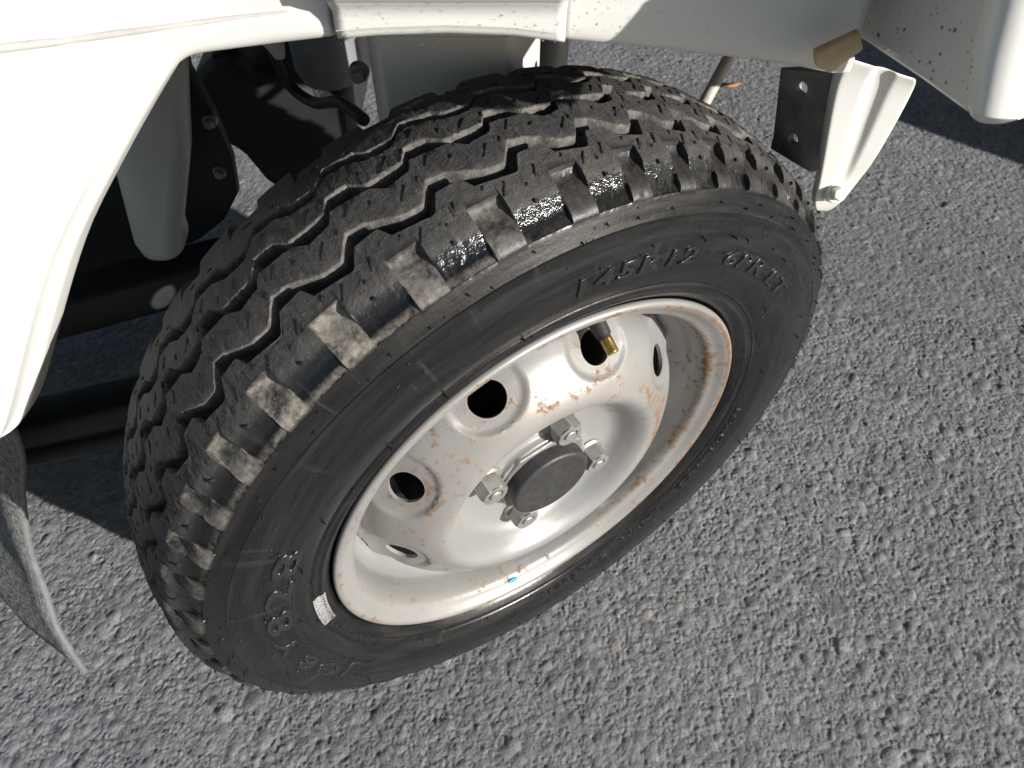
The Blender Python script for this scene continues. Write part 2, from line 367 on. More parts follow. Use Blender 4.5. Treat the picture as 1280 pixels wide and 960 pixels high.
# sipes as thin raised dark strips, the shade inside them put into the colour
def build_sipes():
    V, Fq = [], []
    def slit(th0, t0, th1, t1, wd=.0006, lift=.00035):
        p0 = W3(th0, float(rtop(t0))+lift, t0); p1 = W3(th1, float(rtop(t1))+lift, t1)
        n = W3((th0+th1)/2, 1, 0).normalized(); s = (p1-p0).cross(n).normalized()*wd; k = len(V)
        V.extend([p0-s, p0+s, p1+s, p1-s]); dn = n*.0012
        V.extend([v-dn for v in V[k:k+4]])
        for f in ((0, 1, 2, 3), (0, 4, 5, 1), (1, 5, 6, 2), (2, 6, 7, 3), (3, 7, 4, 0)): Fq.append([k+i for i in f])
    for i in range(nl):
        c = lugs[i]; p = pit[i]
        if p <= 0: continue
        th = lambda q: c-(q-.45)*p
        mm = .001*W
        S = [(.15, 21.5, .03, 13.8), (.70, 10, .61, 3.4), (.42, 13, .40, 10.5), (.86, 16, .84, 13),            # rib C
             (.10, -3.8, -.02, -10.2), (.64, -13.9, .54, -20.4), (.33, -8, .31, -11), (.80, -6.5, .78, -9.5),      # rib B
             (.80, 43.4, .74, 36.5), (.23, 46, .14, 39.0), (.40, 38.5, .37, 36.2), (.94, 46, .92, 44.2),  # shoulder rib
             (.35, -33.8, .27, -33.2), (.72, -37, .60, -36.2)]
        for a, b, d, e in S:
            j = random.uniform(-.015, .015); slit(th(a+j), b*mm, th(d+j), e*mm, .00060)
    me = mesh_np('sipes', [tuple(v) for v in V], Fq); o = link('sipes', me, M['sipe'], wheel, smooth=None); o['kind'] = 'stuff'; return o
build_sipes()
# raised nubs on shoulder blocks + vent spews
def build_spews():
    def fn(bm):
        for i in range(nl):
            c = lugs[i]-.5*pit[i]
            t = .0535*W; r = float(rtop(t))-.0006
            n = (W3(c, 1, 0)*.75+Vector((0, -.66, 0))).normalized(); p = W3(c, r, t)
            cyl_between(bm, p-n*.003, p+n*.0010, .0014, .0010, 8)
            for rr, js in ((.2452, .15), (.2415, -.25)):
                if random.random() < .75:
                    cc = lugs[i]-(.45+random.uniform(-.2, .2)+js)*pit[i]; r2 = rr+random.uniform(-.002, .002)
                    p = W3(cc, r2, t_side(r2)); cyl_between(bm, p-Vector((0, -.0008, 0)), p+Vector((random.uniform(-.0008, .0008), -random.uniform(.0014, .0032), random.uniform(-.0008, .0008))), .00065, .0004, 6)
            if random.random() < .9:
                r2 = random.choice((.2245, .197, .187, .1855)); cc = lugs[i]-random.random()*pit[i]
                p = W3(cc, r2, t_side(r2)); cyl_between(bm, p-Vector((0, -.0008, 0)), p+Vector((random.uniform(-.001, .001), -random.uniform(.0012, .0045), random.uniform(-.001, .001))), .0007, .00045, 6)
    o = link('vent_spews', bm_mesh('vent_spews', fn), M['wet'], wheel, 40); o['kind'] = 'stuff'; return o
build_spews()
# raised lettering wrapped round the sidewall
def lettering(txt, th0, th1, r0, h, dep=.0011, flip=False, off=.012, shear=0.2, name='lettering'):
    cu = bpy.data.curves.new('t', 'FONT'); cu.body = txt; cu.size = 1; cu.extrude = .045; cu.bevel_depth = .02; cu.bevel_resolution = 0; cu.resolution_u = 2; cu.shear = shear; cu.offset = off; cu.space_character = 1.12
    ob = bpy.data.objects.new('t', cu); C.objects.link(ob)
    dg = bpy.context.evaluated_depsgraph_get(); me = bpy.data.meshes.new_from_object(ob.evaluated_get(dg))
    bpy.data.objects.remove(ob)
    bm = bmesh.new(); bm.from_mesh(me)
    bmesh.ops.subdivide_edges(bm, edges=[e for e in bm.edges if e.calc_length() > .35], cuts=2)
    co = np.array([v.co for v in bm.verts]); x0, x1 = co[:, 0].min(), co[:, 0].max(); y0, y1 = co[:, 1].min(), co[:, 1].max()
    for v in bm.verts:
        fx = (v.co.x-x0)/(x1-x0); fy = (v.co.y-y0)/(y1-y0)
        if flip: fx, fy = 1-fx, 1-fy
        r = r0+h*fy; th = th0+(th1-th0)*fx
        v.co = W3(th, r, t_side(r)+dep*v.co.z/.065)
    bmesh.ops.recalc_face_normals(bm, faces=bm.faces[:]); bm.to_mesh(me); bm.free()
    n = np.zeros(len(me.vertices)); fattr(me, 'dirt_lit', n); fattr(me, 'tread', n)
    return link(name, me, M['letter'], wheel, None)
lettering('145R12', -.8, 21.8, .2070, .0120, .0011, shear=.05, off=.006)
lettering('6PR LT', 29.5, 55.5, .2055, .0115, .0011, shear=.05, off=.006)
lettering('828', -84.5, -59.5, .2010, .0170, .0010, shear=0, off=.0)
lettering('JOB Y', -119, -87.0, .2010, .0165, .0005, shear=0, off=.0)
lettering('TUBELESS', 160, 182, .1915, .0060, .0009, shear=0)
lettering('RADIAL', 140, 155, .1915, .0060, .0009, shear=0)
lettering('LOAD RANGE', 100, 132, .1905, .0045, .0009, shear=0)
def serration(bm):
    for k in range(12):
        th = -82.5-k*1.08; r0, r1 = .1775, .1865
        A = [W3(th+.38, r0, t_side(r0)-.0001), W3(th-.38, r0, t_side(r0)-.0001), W3(th-.02, r0, t_side(r0)+.0013)]
        B = [W3(th+.38, r1, t_side(r1)-.0001), W3(th-.38, r1, t_side(r1)-.0001), W3(th-.02, r1, t_side(r1)+.0013)]
        va = [bm.verts.new(p) for p in A]; vb = [bm.verts.new(p) for p in B]
        bm.faces.new(va); bm.faces.new(vb[::-1])
        for i in range(3): bm.faces.new((va[i], vb[i], vb[(i+1) % 3], va[(i+1) % 3]))
def beads(bm):
    def put(th, r, lift=.0002):
        q = random.uniform(.00035, .0008); bmesh.ops.create_icosphere(bm, subdivisions=1, radius=q, matrix=Matrix.Translation(W3(th, r, t_side(r)+lift)))
    for _ in range(120): put(random.uniform(55, 175), random.gauss(.1885, .003))
    for _ in range(30): put(random.uniform(28, 58), random.uniform(.205, .219), .0012)
    for _ in range(18): put(random.uniform(-1, 22), random.uniform(.206, .221), .001)
    for _ in range(90): put(random.uniform(-125, -58), random.uniform(.199, .222), .001)
    for _ in range(60): put(random.uniform(-130, -80), random.gauss(.181, .002))
    for _ in range(160): put(random.uniform(-130, 170), random.uniform(.222, .247))
ob = link('water_beads', bm_mesh('water_beads', beads), M['wet'], wheel, 60); ob['kind'] = 'stuff'
link('serrated_mark', bm_mesh('serrated_mark', serration), M['mark'], wheel, None)

# ------------------------------------------------------------------ rim
def revolve_np(name, prof, seg, rustf=None, deform=None):
    th = np.linspace(0, 2*np.pi, seg, endpoint=False)[:, None]; P = np.array(prof); T = np.broadcast_to(P[:, 0], (seg, len(P))).copy(); R = np.broadcast_to(P[:, 1], (seg, len(P))).copy()
    V = np.stack([R*np.sin(th), -T, R*np.cos(th)], -1)
    me = mesh_np(name, V.reshape(-1, 3), grid_faces(seg, len(P), wrap_u=True))
    if rustf: fattr(me, 'rust', np.broadcast_to([rustf(t, r) for t, r in prof], (seg, len(P)))*(.7+.75*np.clip(np.cos(th-1.35), 0, 1)))
    return me
def dense(pts, n=4):
    """Catmull-Rom through a polyline"""
    out = []; P = [np.array(p, float) for p in pts]
    for i in range(len(P)-1):
        p0 = P[max(i-1, 0)]; p1 = P[i]; p2 = P[i+1]; p3 = P[min(i+2, len(P)-1)]
        for k in range(n):
            t = k/n; out.append(.5*((2*p1)+(-p0+p2)*t+(2*p0-5*p1+4*p2-p3)*t*t+(-p0+3*p1-3*p2+p3)*t**3))
    out.append(P[-1]); return [tuple(p) for p in out]
barrel = dense([(.0560, .1660), (.0568, .1692), (.0590, .1702), (.0612, .1692), (.0620, .1668), (.0610, .1640), (.0585, .1612), (.0562, .1585), (.0545, .1558), (.0520, .1532), (.0470, .1512), (.0390, .1500), (.0330, .1497), (.0290, .1490),
    (.0230, .1455), (.0180, .1405), (.0130, .1372), (.004, .1362), (-.02, .136), (-.05, .136), (-.055, .150), (-.058, .165)], 3)
def rust_b(t, r):
    return 1.0*math.exp(-((r-.1665)/.0022)**2)*(t > .057) + .75*math.exp(-((r-.1535)/.003)**2)+.35*math.exp(-((r-.160)/.004)**2)
rim = link('rim', revolve_np('rim', barrel, 160, rust_b), M['rim'], wheel, 40)
mods(rim, solid=.0026, offset=1)
tag(rim, 'silver painted steel rim lip with rust along the edge')
# disc with nine holes in flattened pads
DP = [(.004, .1352), (.014, .1350), (.024, .1338), (.033, .1306), (.040, .1262), (.0465, .1205), (.053, .1132), (.0590, .1050), (.0630, .0975), (.0648, .0915), (.0640, .0860), (.0600, .0805), (.0540, .0755), (.0480, .0710), (.0445, .0665), (.0430, .061), (.0425, .054), (.0425, .046), (.0430, .0415), (.0450, .0395), (.0480, .0385), (.0485, .0365), (.0470, .0345), (.030, .0340)]
HOLES = [-20+40*k for k in range(9)]
def build_disc():
    P = dense(DP, 5); seg = 396
    th = np.linspace(0, 2*np.pi, seg, endpoint=False)[:, None]; P = np.array(P)
    T = np.broadcast_to(P[:, 0], (seg, len(P))).copy(); R = np.broadcast_to(P[:, 1], (seg, len(P))).copy()
    V = np.stack([R*np.sin(th), -T, R*np.cos(th)], -1)
    rust = np.zeros((seg, len(P)))
    rust += .80*np.exp(-((R-.0945)/.0035)**2)*np.clip(-np.cos(th-2.6)+1.3, 0, 1)*.0
    rust += .95*np.exp(-((R-.097)/.004)**2)*np.clip(np.cos(th-np.radians(160))+.35, 0, 1)
    rust += .10+.68*np.exp(-((R-.110)/.020)**2)*np.clip(np.cos(th-np.radians(-40))*1.3, 0, 1) + .55*np.exp(-((R-.10)/.010)**2)*np.clip(np.cos(th-np.radians(75)), 0, 1)
    n2 = Vector((.80, .60))                      # outward normal of the cone (axial, radial)
    ct, cr = .0440, .1220
    for h in HOLES:
        a = math.radians(h); u = np.array([math.cos(a), 0, -math.sin(a)]); rad = np.array([math.sin(a), 0, math.cos(a)]); ax = np.array([0, -1, 0])
        nn = (ax*.72+rad*.69); nn /= np.linalg.norm(nn); vv = np.cross(nn, u); c = rad*cr+ax*ct
        if vv@rad < 0: vv = -vv
        d = V-c; x = d@u; y = d@vv; z = d@nn
        # U-shaped coined pad, open towards the barrel
        rr = np.sqrt((x/.0245)**2+(np.minimum(y, 0)/.0215)**2); near = (np.abs(x) < .04) & (y > -.04) & (y < .03) & (np.abs(z) < .03)
        m = np.clip((1.10-rr)/.15, 0, 1); m = m*m*(3-2*m)*near
        tgt = -.0030+np.where(y > 0, -.25*y, 0)*.4
        V = V+((tgt-z)*m)[..., None]*nn
        rust += .45*np.exp(-((rr-.62)/.14)**2)*near*(.5+.5*np.sin(x*300+h))
    me = mesh_np('wheel_disc', V.reshape(-1, 3), grid_faces(seg, len(P), wrap_u=True)); fattr(me, 'rust', rust)
    o = link('wheel_disc', me, M['rim'], wheel, None)
    # cut the holes
    bm = bmesh.new()
    for h in HOLES:
        a = math.radians(h); rad = Vector((math.sin(a), 0, math.cos(a))); ax = Vector((0, -1, 0)); u = Vector((math.cos(a), 0, -math.sin(a)))
        nn = (ax*.72+rad*.69).normalized(); vv = nn.cross(u); vv = -vv if vv.dot(rad) < 0 else vv
        c = rad*cr+ax*ct; ring = []
        for k in range(40):
            b = 2*math.pi*k/40; x = .0128*math.cos(b); y = .0132*math.sin(b)
            if y > 0: y *= .86; x *= 1.0-.10*(y/.0113)**2
            ring.append(c+u*x+vv*y-nn*.03)
        prism(bm, ring, nn*.06)
    bmesh.ops.recalc_face_normals(bm, faces=bm.faces[:])
    cm = bpy.data.meshes.new('cut'); bm.to_mesh(cm); bm.free(); co = bpy.data.objects.new('cut', cm); C.objects.link(co); co.parent = wheel
    mods(o, solid=.0028, offset=1)
    b = o.modifiers.new('cut', 'BOOLEAN'); b.object = co; b.operation = 'DIFFERENCE'; b.solver = 'EXACT'
    dg = bpy.context.evaluated_depsgraph_get(); me2 = bpy.data.meshes.new_from_object(o.evaluated_get(dg))
    o.modifiers.clear(); o.data = me2; bpy.data.objects.remove(co)
    me2.polygons.foreach_set('use_smooth', [True]*len(me2.polygons)); me2.set_sharp_from_angle(angle=math.radians(38))
    me2.materials.clear(); me2.materials.append(M['rim'])
    return o
disc = build_disc(); tag(disc, 'silver steel wheel disc with nine round holes and rust spots')
# drum behind the disc
link('brake_drum', bm_mesh('brake_drum', lambda bm: lathe(bm, [(-.07, .02), (-.07, .095), (.0, .098), (.015, .094), (.02, .02)], 48)), M['dark_steel'], wheel)
link('axle_hub', bm_mesh('axle_hub', lambda bm: cyl_between(bm, (0, .26, 0), (0, -.02, 0), .04, .05, 24)), M['dark_steel'], wheel)
# hub cap: hexagon boss and black plastic cap
def boss(bm):
    pr = []
    for k in range(8):
        a = 2*math.pi*k/8+.2; pr.append(Vector((.0395*math.sin(a), -.0425, .0395*math.cos(a))))
    prism(bm, pr, (0, -.0085, 0))
mods(link('hub_flange', bm_mesh('hub_flange', boss), M['rim_plain'] if 'rim_plain' in M else M['nut'], wheel, None), bevel=.0015)
cap_prof = [(.040, .0001), (.040, .0335), (.0600, .0332), (.0616, .0322), (.0622, .0306), (.0619, .0285), (.0616, .027), (.0616, .0001)]
link('hub_cap', bm_mesh('hub_cap', lambda bm: lathe(bm, cap_prof, 72)), M['black_plastic'], wheel, 40)
def nut_mesh(bm):
    # local: z axis = outward; height 17 mm
    n = 6; rings = []
    for z, k, hexa in ((0, .0135, 0), (.002, .0135, 0), (.0035, .0115, 0), (.0036, .0112, 1), (.0140, .0112, 1), (.0156, .0103, 1), (.0160, .0096, 0), (.0160, .0062, 0), (.0148, .0058, 0), (.0148, .0050, 0), (.0165, .0046, 0), (.0170, .0040, 0), (.0170, .0002, 0)):
        ring = []
        for i in range(36):
            a = 2*math.pi*i/36
            rr = k
            if hexa: b = (a % (math.pi/3))-math.pi/6; rr = k*math.cos(math.pi/6)/math.cos(b)*1.0; rr = rr*1.0
            ring.append(bm.verts.new((rr*math.cos(a), rr*math.sin(a), z)))
        rings.append(ring)
    for A, B in zip(rings, rings[1:]):
        for i in range(36): bm.faces.new((A[i], A[(i+1) % 36], B[(i+1) % 36], B[i]))
nm = bm_mesh('wheel_nut', nut_mesh); nm.materials.append(M['nut']); nm.polygons.foreach_set('use_smooth', [True]*len(nm.polygons)); nm.set_sharp_from_angle(angle=math.radians(28))
for k, th in enumerate((18, 110, 201, -67)):
    o = bpy.data.objects.new('wheel_nut', nm); C.objects.link(o); o.parent = wheel
    o.location = W3(th, .050, .0422); o.rotation_euler = (math.pi/2, random.uniform(0, 1), 0)
# valve
vp = W3(17.5, .1405, .034); vq = W3(18.5, .1335, .0475); vr = W3(19.0, .1285, .0590)
o = link('valve_stem', bm_mesh('valve_stem', lambda bm: (cyl_between(bm, vp, vq, .0066, .0052, 20), cyl_between(bm, vq, vq+(vr-vq)*.35, .0042, .0042, 20))), M['black_plastic'], wheel)
vb = vq+(vr-vq)*.15
o = link('valve_cap', bm_mesh('valve_cap', lambda bm: cyl_between(bm, vb, vr, .0043, .0041, 24)), M['brass'], wheel, 30); mods(o, bevel=.0006)
# blue paint dab on the rim lip
bp = W3(-169, .1578, .0556)
def dab(bm):
    bmesh.ops.create_icosphere(bm, subdivisions=2, radius=1, matrix=Matrix.Translation(bp) @ Matrix.Rotation(.5, 4, 'Y') @ Matrix.Diagonal((.0058, .0016, .0032, 1)))
link('paint_mark', bm_mesh('paint_mark', dab), M['blue'], wheel)

# ------------------------------------------------------------------ body side over the wheel
def drops(name, pts, parent, rmin=.0006, rmax=.0018, mat='water'):
    """water drops: pts = list of (position, normal)"""
    def fn(bm):
        for p, n in pts:
            r = rmin*(rmax/rmin)**(random.random()**2.2)
            q = Vector(n).to_track_quat('Z', 'Y').to_matrix().to_4x4()
            bmesh.ops.create_icosphere(bm, subdivisions=2, radius=1, matrix=Matrix.Translation(p) @ q @ Matrix.Diagonal((r, r*random.uniform(.8, 1.2), r*.45, 1)))
    o = link(name, bm_mesh(name, fn), M[mat], parent); o['kind'] = 'stuff'; return o
def side_sheet(name, edge, ztop, crease=.589, step=.004, roll=.006, extra=None, back=.018):
    """body side sheet: edge = list of (x, y, z) along its lower edge; rolled lip at the bottom, a pressed crease above"""
    rows = []
    for x, y, z in edge:
        r = []
        r.append((x, y+back, z+.003)); r.append((x, y+roll, z))
        for k in range(1, 6): a = math.pi/2*k/5; r.append((x, y+roll-roll*math.sin(a), z+roll-roll*math.cos(a)))
        zs = [z+roll+(max(crease-.008, z+roll+.001)-z-roll)*k/6 for k in range(1, 7)]
        for zz in zs: r.append((x, y-.0006*math.sin(math.pi*(zz-z)/(.03+crease-z)), zz))
        c = max(crease, z+.012)
        for dz, dy in ((-.004, 0), (0, -.001), (.003, -.004), (.006, -.0065), (.011, -.0078), (.02, -.008), (.06, -.009), (.12, -.009)): r.append((x, y+dy*step/.004, c+dz))
        r.append((x, y-.006, ztop)); rows.append(r)
    V = [p for r in rows for p in r]; nv = len(rows[0])
    me = mesh_np(name, V, grid_faces(len(rows), nv, flip=True))
    o = link(name, me, M['white'], truck, 60); mods(o, solid=.0016, offset=1); return o, rows
# wheel-arch edge of the front fender (left of the seam), from the seam down to its tip and on along its lower edge
E_f = [on_y(421, 52, -.020), on_y(370, 57, -.020), on_y(310, 65, -.020), on_y(262, 71, -.021), on_y(240, 74, -.022)]
arch = [on_y(222, 82, -.023), on_y(205, 105, -.024), on_y(178, 150, -.026), on_y(150, 200, -.028), on_y(122, 253, -.031), on_y(95, 305, -.034), (on_y(80, 350, -.038)), on_y(68, 390, -.042), on_y(55, 440, -.047), on_y(44, 485, -.052), on_y(34, 520, -.057), on_y(20, 540, -.062), on_y(4, 552, -.068), on_y(-30, 566, -.076), on_y(-90, 575, -.088), on_y(-200, 580, -.105)]
def fender():
    edge = [tuple(p) for p in E_f+arch]
    nE = len(edge); n = 90; rows = []
    for i, (x, y, z) in enumerate(edge):
        r = [(x+.004, y+.020, z+.002)] if i >= 5 else [(x, y+.020, z+.003)]
        # lip rolls inwards, then the sheet runs up and to the left
        f = min(1, max(0, (i-3)/4.))
        nx, nz = -f*.90, 1-.5*f            # direction away from the opening, in the sheet
        L = math.hypot(nx, nz); nx /= L; nz /= L
        rl = .006
        for k in range(0, 6):
            a = math.pi/2*k/5; s = rl*(1-math.cos(a)); r.append((x+nx*s, y+rl-rl*math.sin(a), z+nz*s))
        x1, z1 = x+nx*rl, z+nz*rl
        xe, ze = x-.30*f-.02*f*i*.1, .80
        for k in range(1, n+1):
            t = (k/n)**1.25
            if i < 5: xx, zz = x, z1+(ze-z1)*t
            else: xx, zz = x1+(-.44-.10*max(0, (.571-z))-x1)*t, z1+(.80-.25*max(0, (.571-z))/.25-z1)*t
            bul = -.16*max(0, -.150-xx)**1.15
            cr = .5885; st = 1/(1+math.exp(-(zz-cr)/.0016))
            yy = y*(1-t)+(-.022)*t+bul+.004*st + (.02*max(0, zz-cr))
            r.append((xx, yy, zz))
        rows.append(r)
    V = [p for r in rows for p in r]
    me = mesh_np('front_fender', V, grid_faces(nE, len(rows[0])))
    o = link('front_fender', me, M['white'], truck, None); me.polygons.foreach_set('use_smooth', [True]*len(me.polygons))
    mods(o, solid=.0016, offset=1, subs=1); return o
ff = fender(); tag(ff, 'white front fender curving down along the wheel opening')
def seam():  # added strip on the fender; soft shade of the crease put into its grey
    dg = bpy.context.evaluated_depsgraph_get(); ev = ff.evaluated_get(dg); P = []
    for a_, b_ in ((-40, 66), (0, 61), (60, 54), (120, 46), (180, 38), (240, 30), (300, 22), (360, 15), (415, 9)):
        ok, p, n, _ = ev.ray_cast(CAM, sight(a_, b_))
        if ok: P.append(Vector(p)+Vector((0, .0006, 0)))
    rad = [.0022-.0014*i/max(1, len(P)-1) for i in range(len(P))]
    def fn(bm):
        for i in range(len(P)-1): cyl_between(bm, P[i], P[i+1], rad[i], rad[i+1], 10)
    return link('crease_shade_strip', bm_mesh('crease_shade_strip', fn), M['crease_shade'], truck, 60)
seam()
def lerp_edge(pxs, y, n=24):
    xs = np.array([p[0] for p in pxs], float); ys = np.array([p[1] for p in pxs], float); q = np.linspace(xs[0], xs[-1], n)
    return [tuple(on_y(a, float(np.interp(a, xs, ys)), y)) for a in q]
e_trim = lerp_edge([(423, 54), (470, 50), (560, 47), (640, 50), (695, 57), (706, 58)], -.0235)
trim, rows_t = side_sheet('wheel_arch_trim', e_trim, .60, crease=.594, roll=.005, back=.012)
e_pan = lerp_edge([(700, 55), (740, 59), (835, 68), (900, 76), (960, 83), (1010, 91), (1052, 98)], -.020, 30)
pan, rows_p = side_sheet('side_panel', e_pan, .80, crease=.60, back=.0065)
def scatter(rows, n, z0, z1, offs=.0):
    out = []; xs = [r[0][0] for r in rows]
    for _ in range(n):
        i = random.randrange(len(rows)-1); r = rows[i]; z = random.uniform(z0, z1); pts = r[6:]
        zs = [p[2] for p in pts]; y = float(np.interp(z, zs, [p[1] for p in pts])); f = random.random()
        out.append((Vector((r[0][0]*(1-f)+rows[i+1][0][0]*f, y-.0001, z)), (0, -1, .15)))
    return out
drops('water_drops', scatter(rows_t, 120, .579, .60), truck, .0002, .0007)
drops('water_drops', scatter(rows_p[:16], 70, .582, .60), truck, .0002, .0005)
# inner wheel-house box, shaded by the tyre below, lit above
yi = .085
a, b = on_y(466, 52, yi), on_y(640, 58, yi); 
def inner(bm):
    zt, zb = a.z+.06, .22
    pts = [(a.x-.022, yi+.09, 0), (a.x-.003, yi+.006, 0), (a.x+.002, yi, 0), (a.x+.03, yi-.003, 0), (b.x-.03, yi-.003, 0), (b.x-.002, yi, 0), (b.x+.003, yi+.006, 0), (b.x+.02, yi+.09, 0)]
    prism(bm, [(x, y, zb) for x, y, _ in pts], (0, 0, zt-zb))
o = link('wheel_house_panel', bm_mesh('wheel_house_panel', inner), M['white'], truck, 35); mods(o, bevel=.002)
lt = on_y(466, 62, yi-.004); lt2 = on_y(640, 64, yi-.004)
def ledge(bm): prism(bm, [(lt.x, yi-.011, lt.z+.010), (lt2.x, yi-.011, lt2.z+.010), (lt2.x, yi-.011, lt2.z+.018), (lt.x, yi-.011, lt.z+.018)], (0, .012, 0))
mods(link('panel_flange', bm_mesh('panel_flange', ledge), M['white'], truck, None), bevel=.003)
# post inside the opening: rounded leaning member
def tube_loft(bm, secs, seg=20, power=2.6):
    """secs: (centre, half-width vector, half-depth vector)"""
    rings = []
    for c, hx, hy in secs:
        c, hx, hy = Vector(c), Vector(hx), Vector(hy); ring = []
        for i in range(seg):
            t = 2*math.pi*i/seg; cx = abs(math.cos(t))**(2/power)*math.copysign(1, math.cos(t)); sy = abs(math.sin(t))**(2/power)*math.copysign(1, math.sin(t))
            ring.append(bm.verts.new(c+hx*cx+hy*sy))
        rings.append(ring)
    for A, B in zip(rings, rings[1:]):
        for i in range(seg): bm.faces.new((A[i], A[(i+1) % seg], B[(i+1) % seg], B[i]))
    bm.faces.new(rings[0][::-1]); bm.faces.new(rings[-1])
p0, p1, p2 = on_y(176, 60, .20), on_y(192, 190, .165), on_y(206, 296, .135)
def post(bm):
    tube_loft(bm, [(p0, (.034, 0, 0), (0, .03, .01)), (p1, (.029, 0, 0), (0, .03, .01)), (p2+Vector((0, 0, .012)), (.0195, .0, 0), (0, .024, .006)), (p2, (.0185, 0, 0), (0, .022, .006)), (p2-Vector((0, 0, .004)), (.0155, 0, 0), (0, .018, .005))], 28)
link('bumper_stay', bm_mesh('bumper_stay', post), M['white'], truck, 50)
# black liner behind the post
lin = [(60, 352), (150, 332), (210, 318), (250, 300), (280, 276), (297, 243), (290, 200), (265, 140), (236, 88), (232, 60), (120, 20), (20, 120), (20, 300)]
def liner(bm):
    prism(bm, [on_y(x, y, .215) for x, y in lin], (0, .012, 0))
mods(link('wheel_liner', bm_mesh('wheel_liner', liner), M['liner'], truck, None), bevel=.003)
# suspension and frame members in the shade
def beam(name, p, q, hw, hh, mat, pw=6):
    p, q = Vector(p), Vector(q); d = (q-p).normalized(); s = d.cross(Vector((0, 0, 1))).normalized()*hw; u = s.cross(d).normalized()*hh
    return link(name, bm_mesh(name, lambda bm: tube_loft(bm, [(p, s, u), (q, s, u)], 24, pw)), mat, truck, 40)
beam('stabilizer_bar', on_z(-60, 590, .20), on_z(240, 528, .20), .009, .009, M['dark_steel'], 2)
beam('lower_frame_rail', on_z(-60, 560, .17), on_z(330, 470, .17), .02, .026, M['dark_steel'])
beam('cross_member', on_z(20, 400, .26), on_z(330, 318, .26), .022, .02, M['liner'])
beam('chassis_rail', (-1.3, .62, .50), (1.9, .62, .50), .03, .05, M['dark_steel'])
# strut and canister seen past the arch
c0 = on_y(404, 48, .30); 
link('suspension_strut', bm_mesh('suspension_strut', lambda bm: tube_loft(bm, [(c0+Vector((0, 0, .10)), (.030, 0, 0), (0, .03, 0)), (c0+Vector((0, 0, -.022)), (.030, 0, 0), (0, .03, 0)), (c0+Vector((.001, 0, -.034)), (.026, 0, 0), (0, .026, 0)), (c0+Vector((.001, 0, -.038)), (.018, 0, 0), (0, .018, 0))], 28, 2)), M['strut'], truck, 35)
c1 = on_y(343, 56, .24)
link('hose_clip', bm_mesh('hose_clip', lambda bm: tube_loft(bm, [(c1+Vector((-.012, 0, .012)), (.010, 0, 0), (0, .005, 0)), (c1, (.008, 0, 0), (0, .005, 0)), (c1+Vector((.002, 0, -.010)), (.004, 0, 0), (0, .004, 0))], 14, 3)), M['white'], truck)
c2 = on_y(690, 74, .27)
link('shock_absorber', bm_mesh('shock_absorber', lambda bm: (cyl_between(bm, c2+Vector((.0, .0, .05)), c2+Vector((-.004, 0, -.10)), .0145, .0145, 24), cyl_between(bm, c2+Vector((.0, .0, .08)), c2+Vector((0, 0, .03)), .02, .02, 24))), M['strut'], truck)
o = link('shock_bracket', bm_mesh('shock_bracket', lambda bm: prism(bm, [on_y(645, 40, .20), on_y(672, 40, .20), on_y(655, 92, .20), on_y(640, 130, .20)], (0, .03, 0))), M['grey_steel'], truck, None)
# brake hose and bolt heads in the wheel house
hp = dense([tuple(on_y(455, 150, .16)), tuple(on_y(425, 128, .20)), tuple(on_y(392, 128, .24)), tuple(on_y(360, 104, .26)), tuple(on_y(340, 60, .26))], 6)
link('brake_hose', bm_mesh('brake_hose', lambda bm: [cyl_between(bm, hp[i], hp[i+1], .0048, .0048, 12) for i in range(len(hp)-1)]), M['black_plastic'], truck, 60)
def hex_bolt(bm, c, r): cyl_between(bm, c+Vector((0, .004, 0)), c-Vector((0, .001, 0)), r*1.5, r*1.4, 20); cyl_between(bm, c-Vector((0, .001, 0)), c-Vector((0, .006, 0)), r, r*.94, 6)
for bx_, by_, yy_ in ((275, 215, .214), (262, 152, .214), (448, 92, .105)):
    link('bolt', bm_mesh('bolt', lambda bm: hex_bolt(bm, on_y(bx_, by_, yy_), .0042)), M['nut'], truck, 30)
# thin stay rod
r0, r1 = on_y(912, 70, .16), on_y(868, 152, .13)
link('stay_rod', bm_mesh('stay_rod', lambda bm: cyl_between(bm, r0, r1, .0042, .0042, 16)), M['rod'], truck)
# grey steel bracket with two bolt holes
def bracket():
    y = .085; P0 = on_y(1000, 150, y); nb = (-.84, -.54, 0)
    pts = [on_plane(a_, b_, P0, nb) for a_, b_ in ((975, 86), (1047, 92), (1040, 150), (1026, 214), (1012, 216), (962, 186), (966, 170))]
    o = link('step_bracket', bm_mesh('step_bracket', lambda bm: prism(bm, pts, (.004, .004, 0))), M['grey_steel'], truck, None)
    bm = bmesh.new()
    for px, py, r in ((1002, 111, .0034), (991, 174, .0030)):
        c = on_plane(px, py, P0, nb); cyl_between(bm, c-Vector(nb)*.03, c+Vector(nb)*.03, r*1.15, r*1.15, 20)
    me = bpy.data.meshes.new('c'); bm.to_mesh(me); bm.free(); co = bpy.data.objects.new('c', me); C.objects.link(co)
    b = o.modifiers.new('cut', 'BOOLEAN'); b.object = co; b.solver = 'EXACT'
    dg = bpy.context.evaluated_depsgraph_get(); m2 = bpy.data.meshes.new_from_object(o.evaluated_get(dg)); o.modifiers.clear(); o.data = m2; bpy.data.objects.remove(co)
    mods(o, bevel=.0012); return o
bracket()
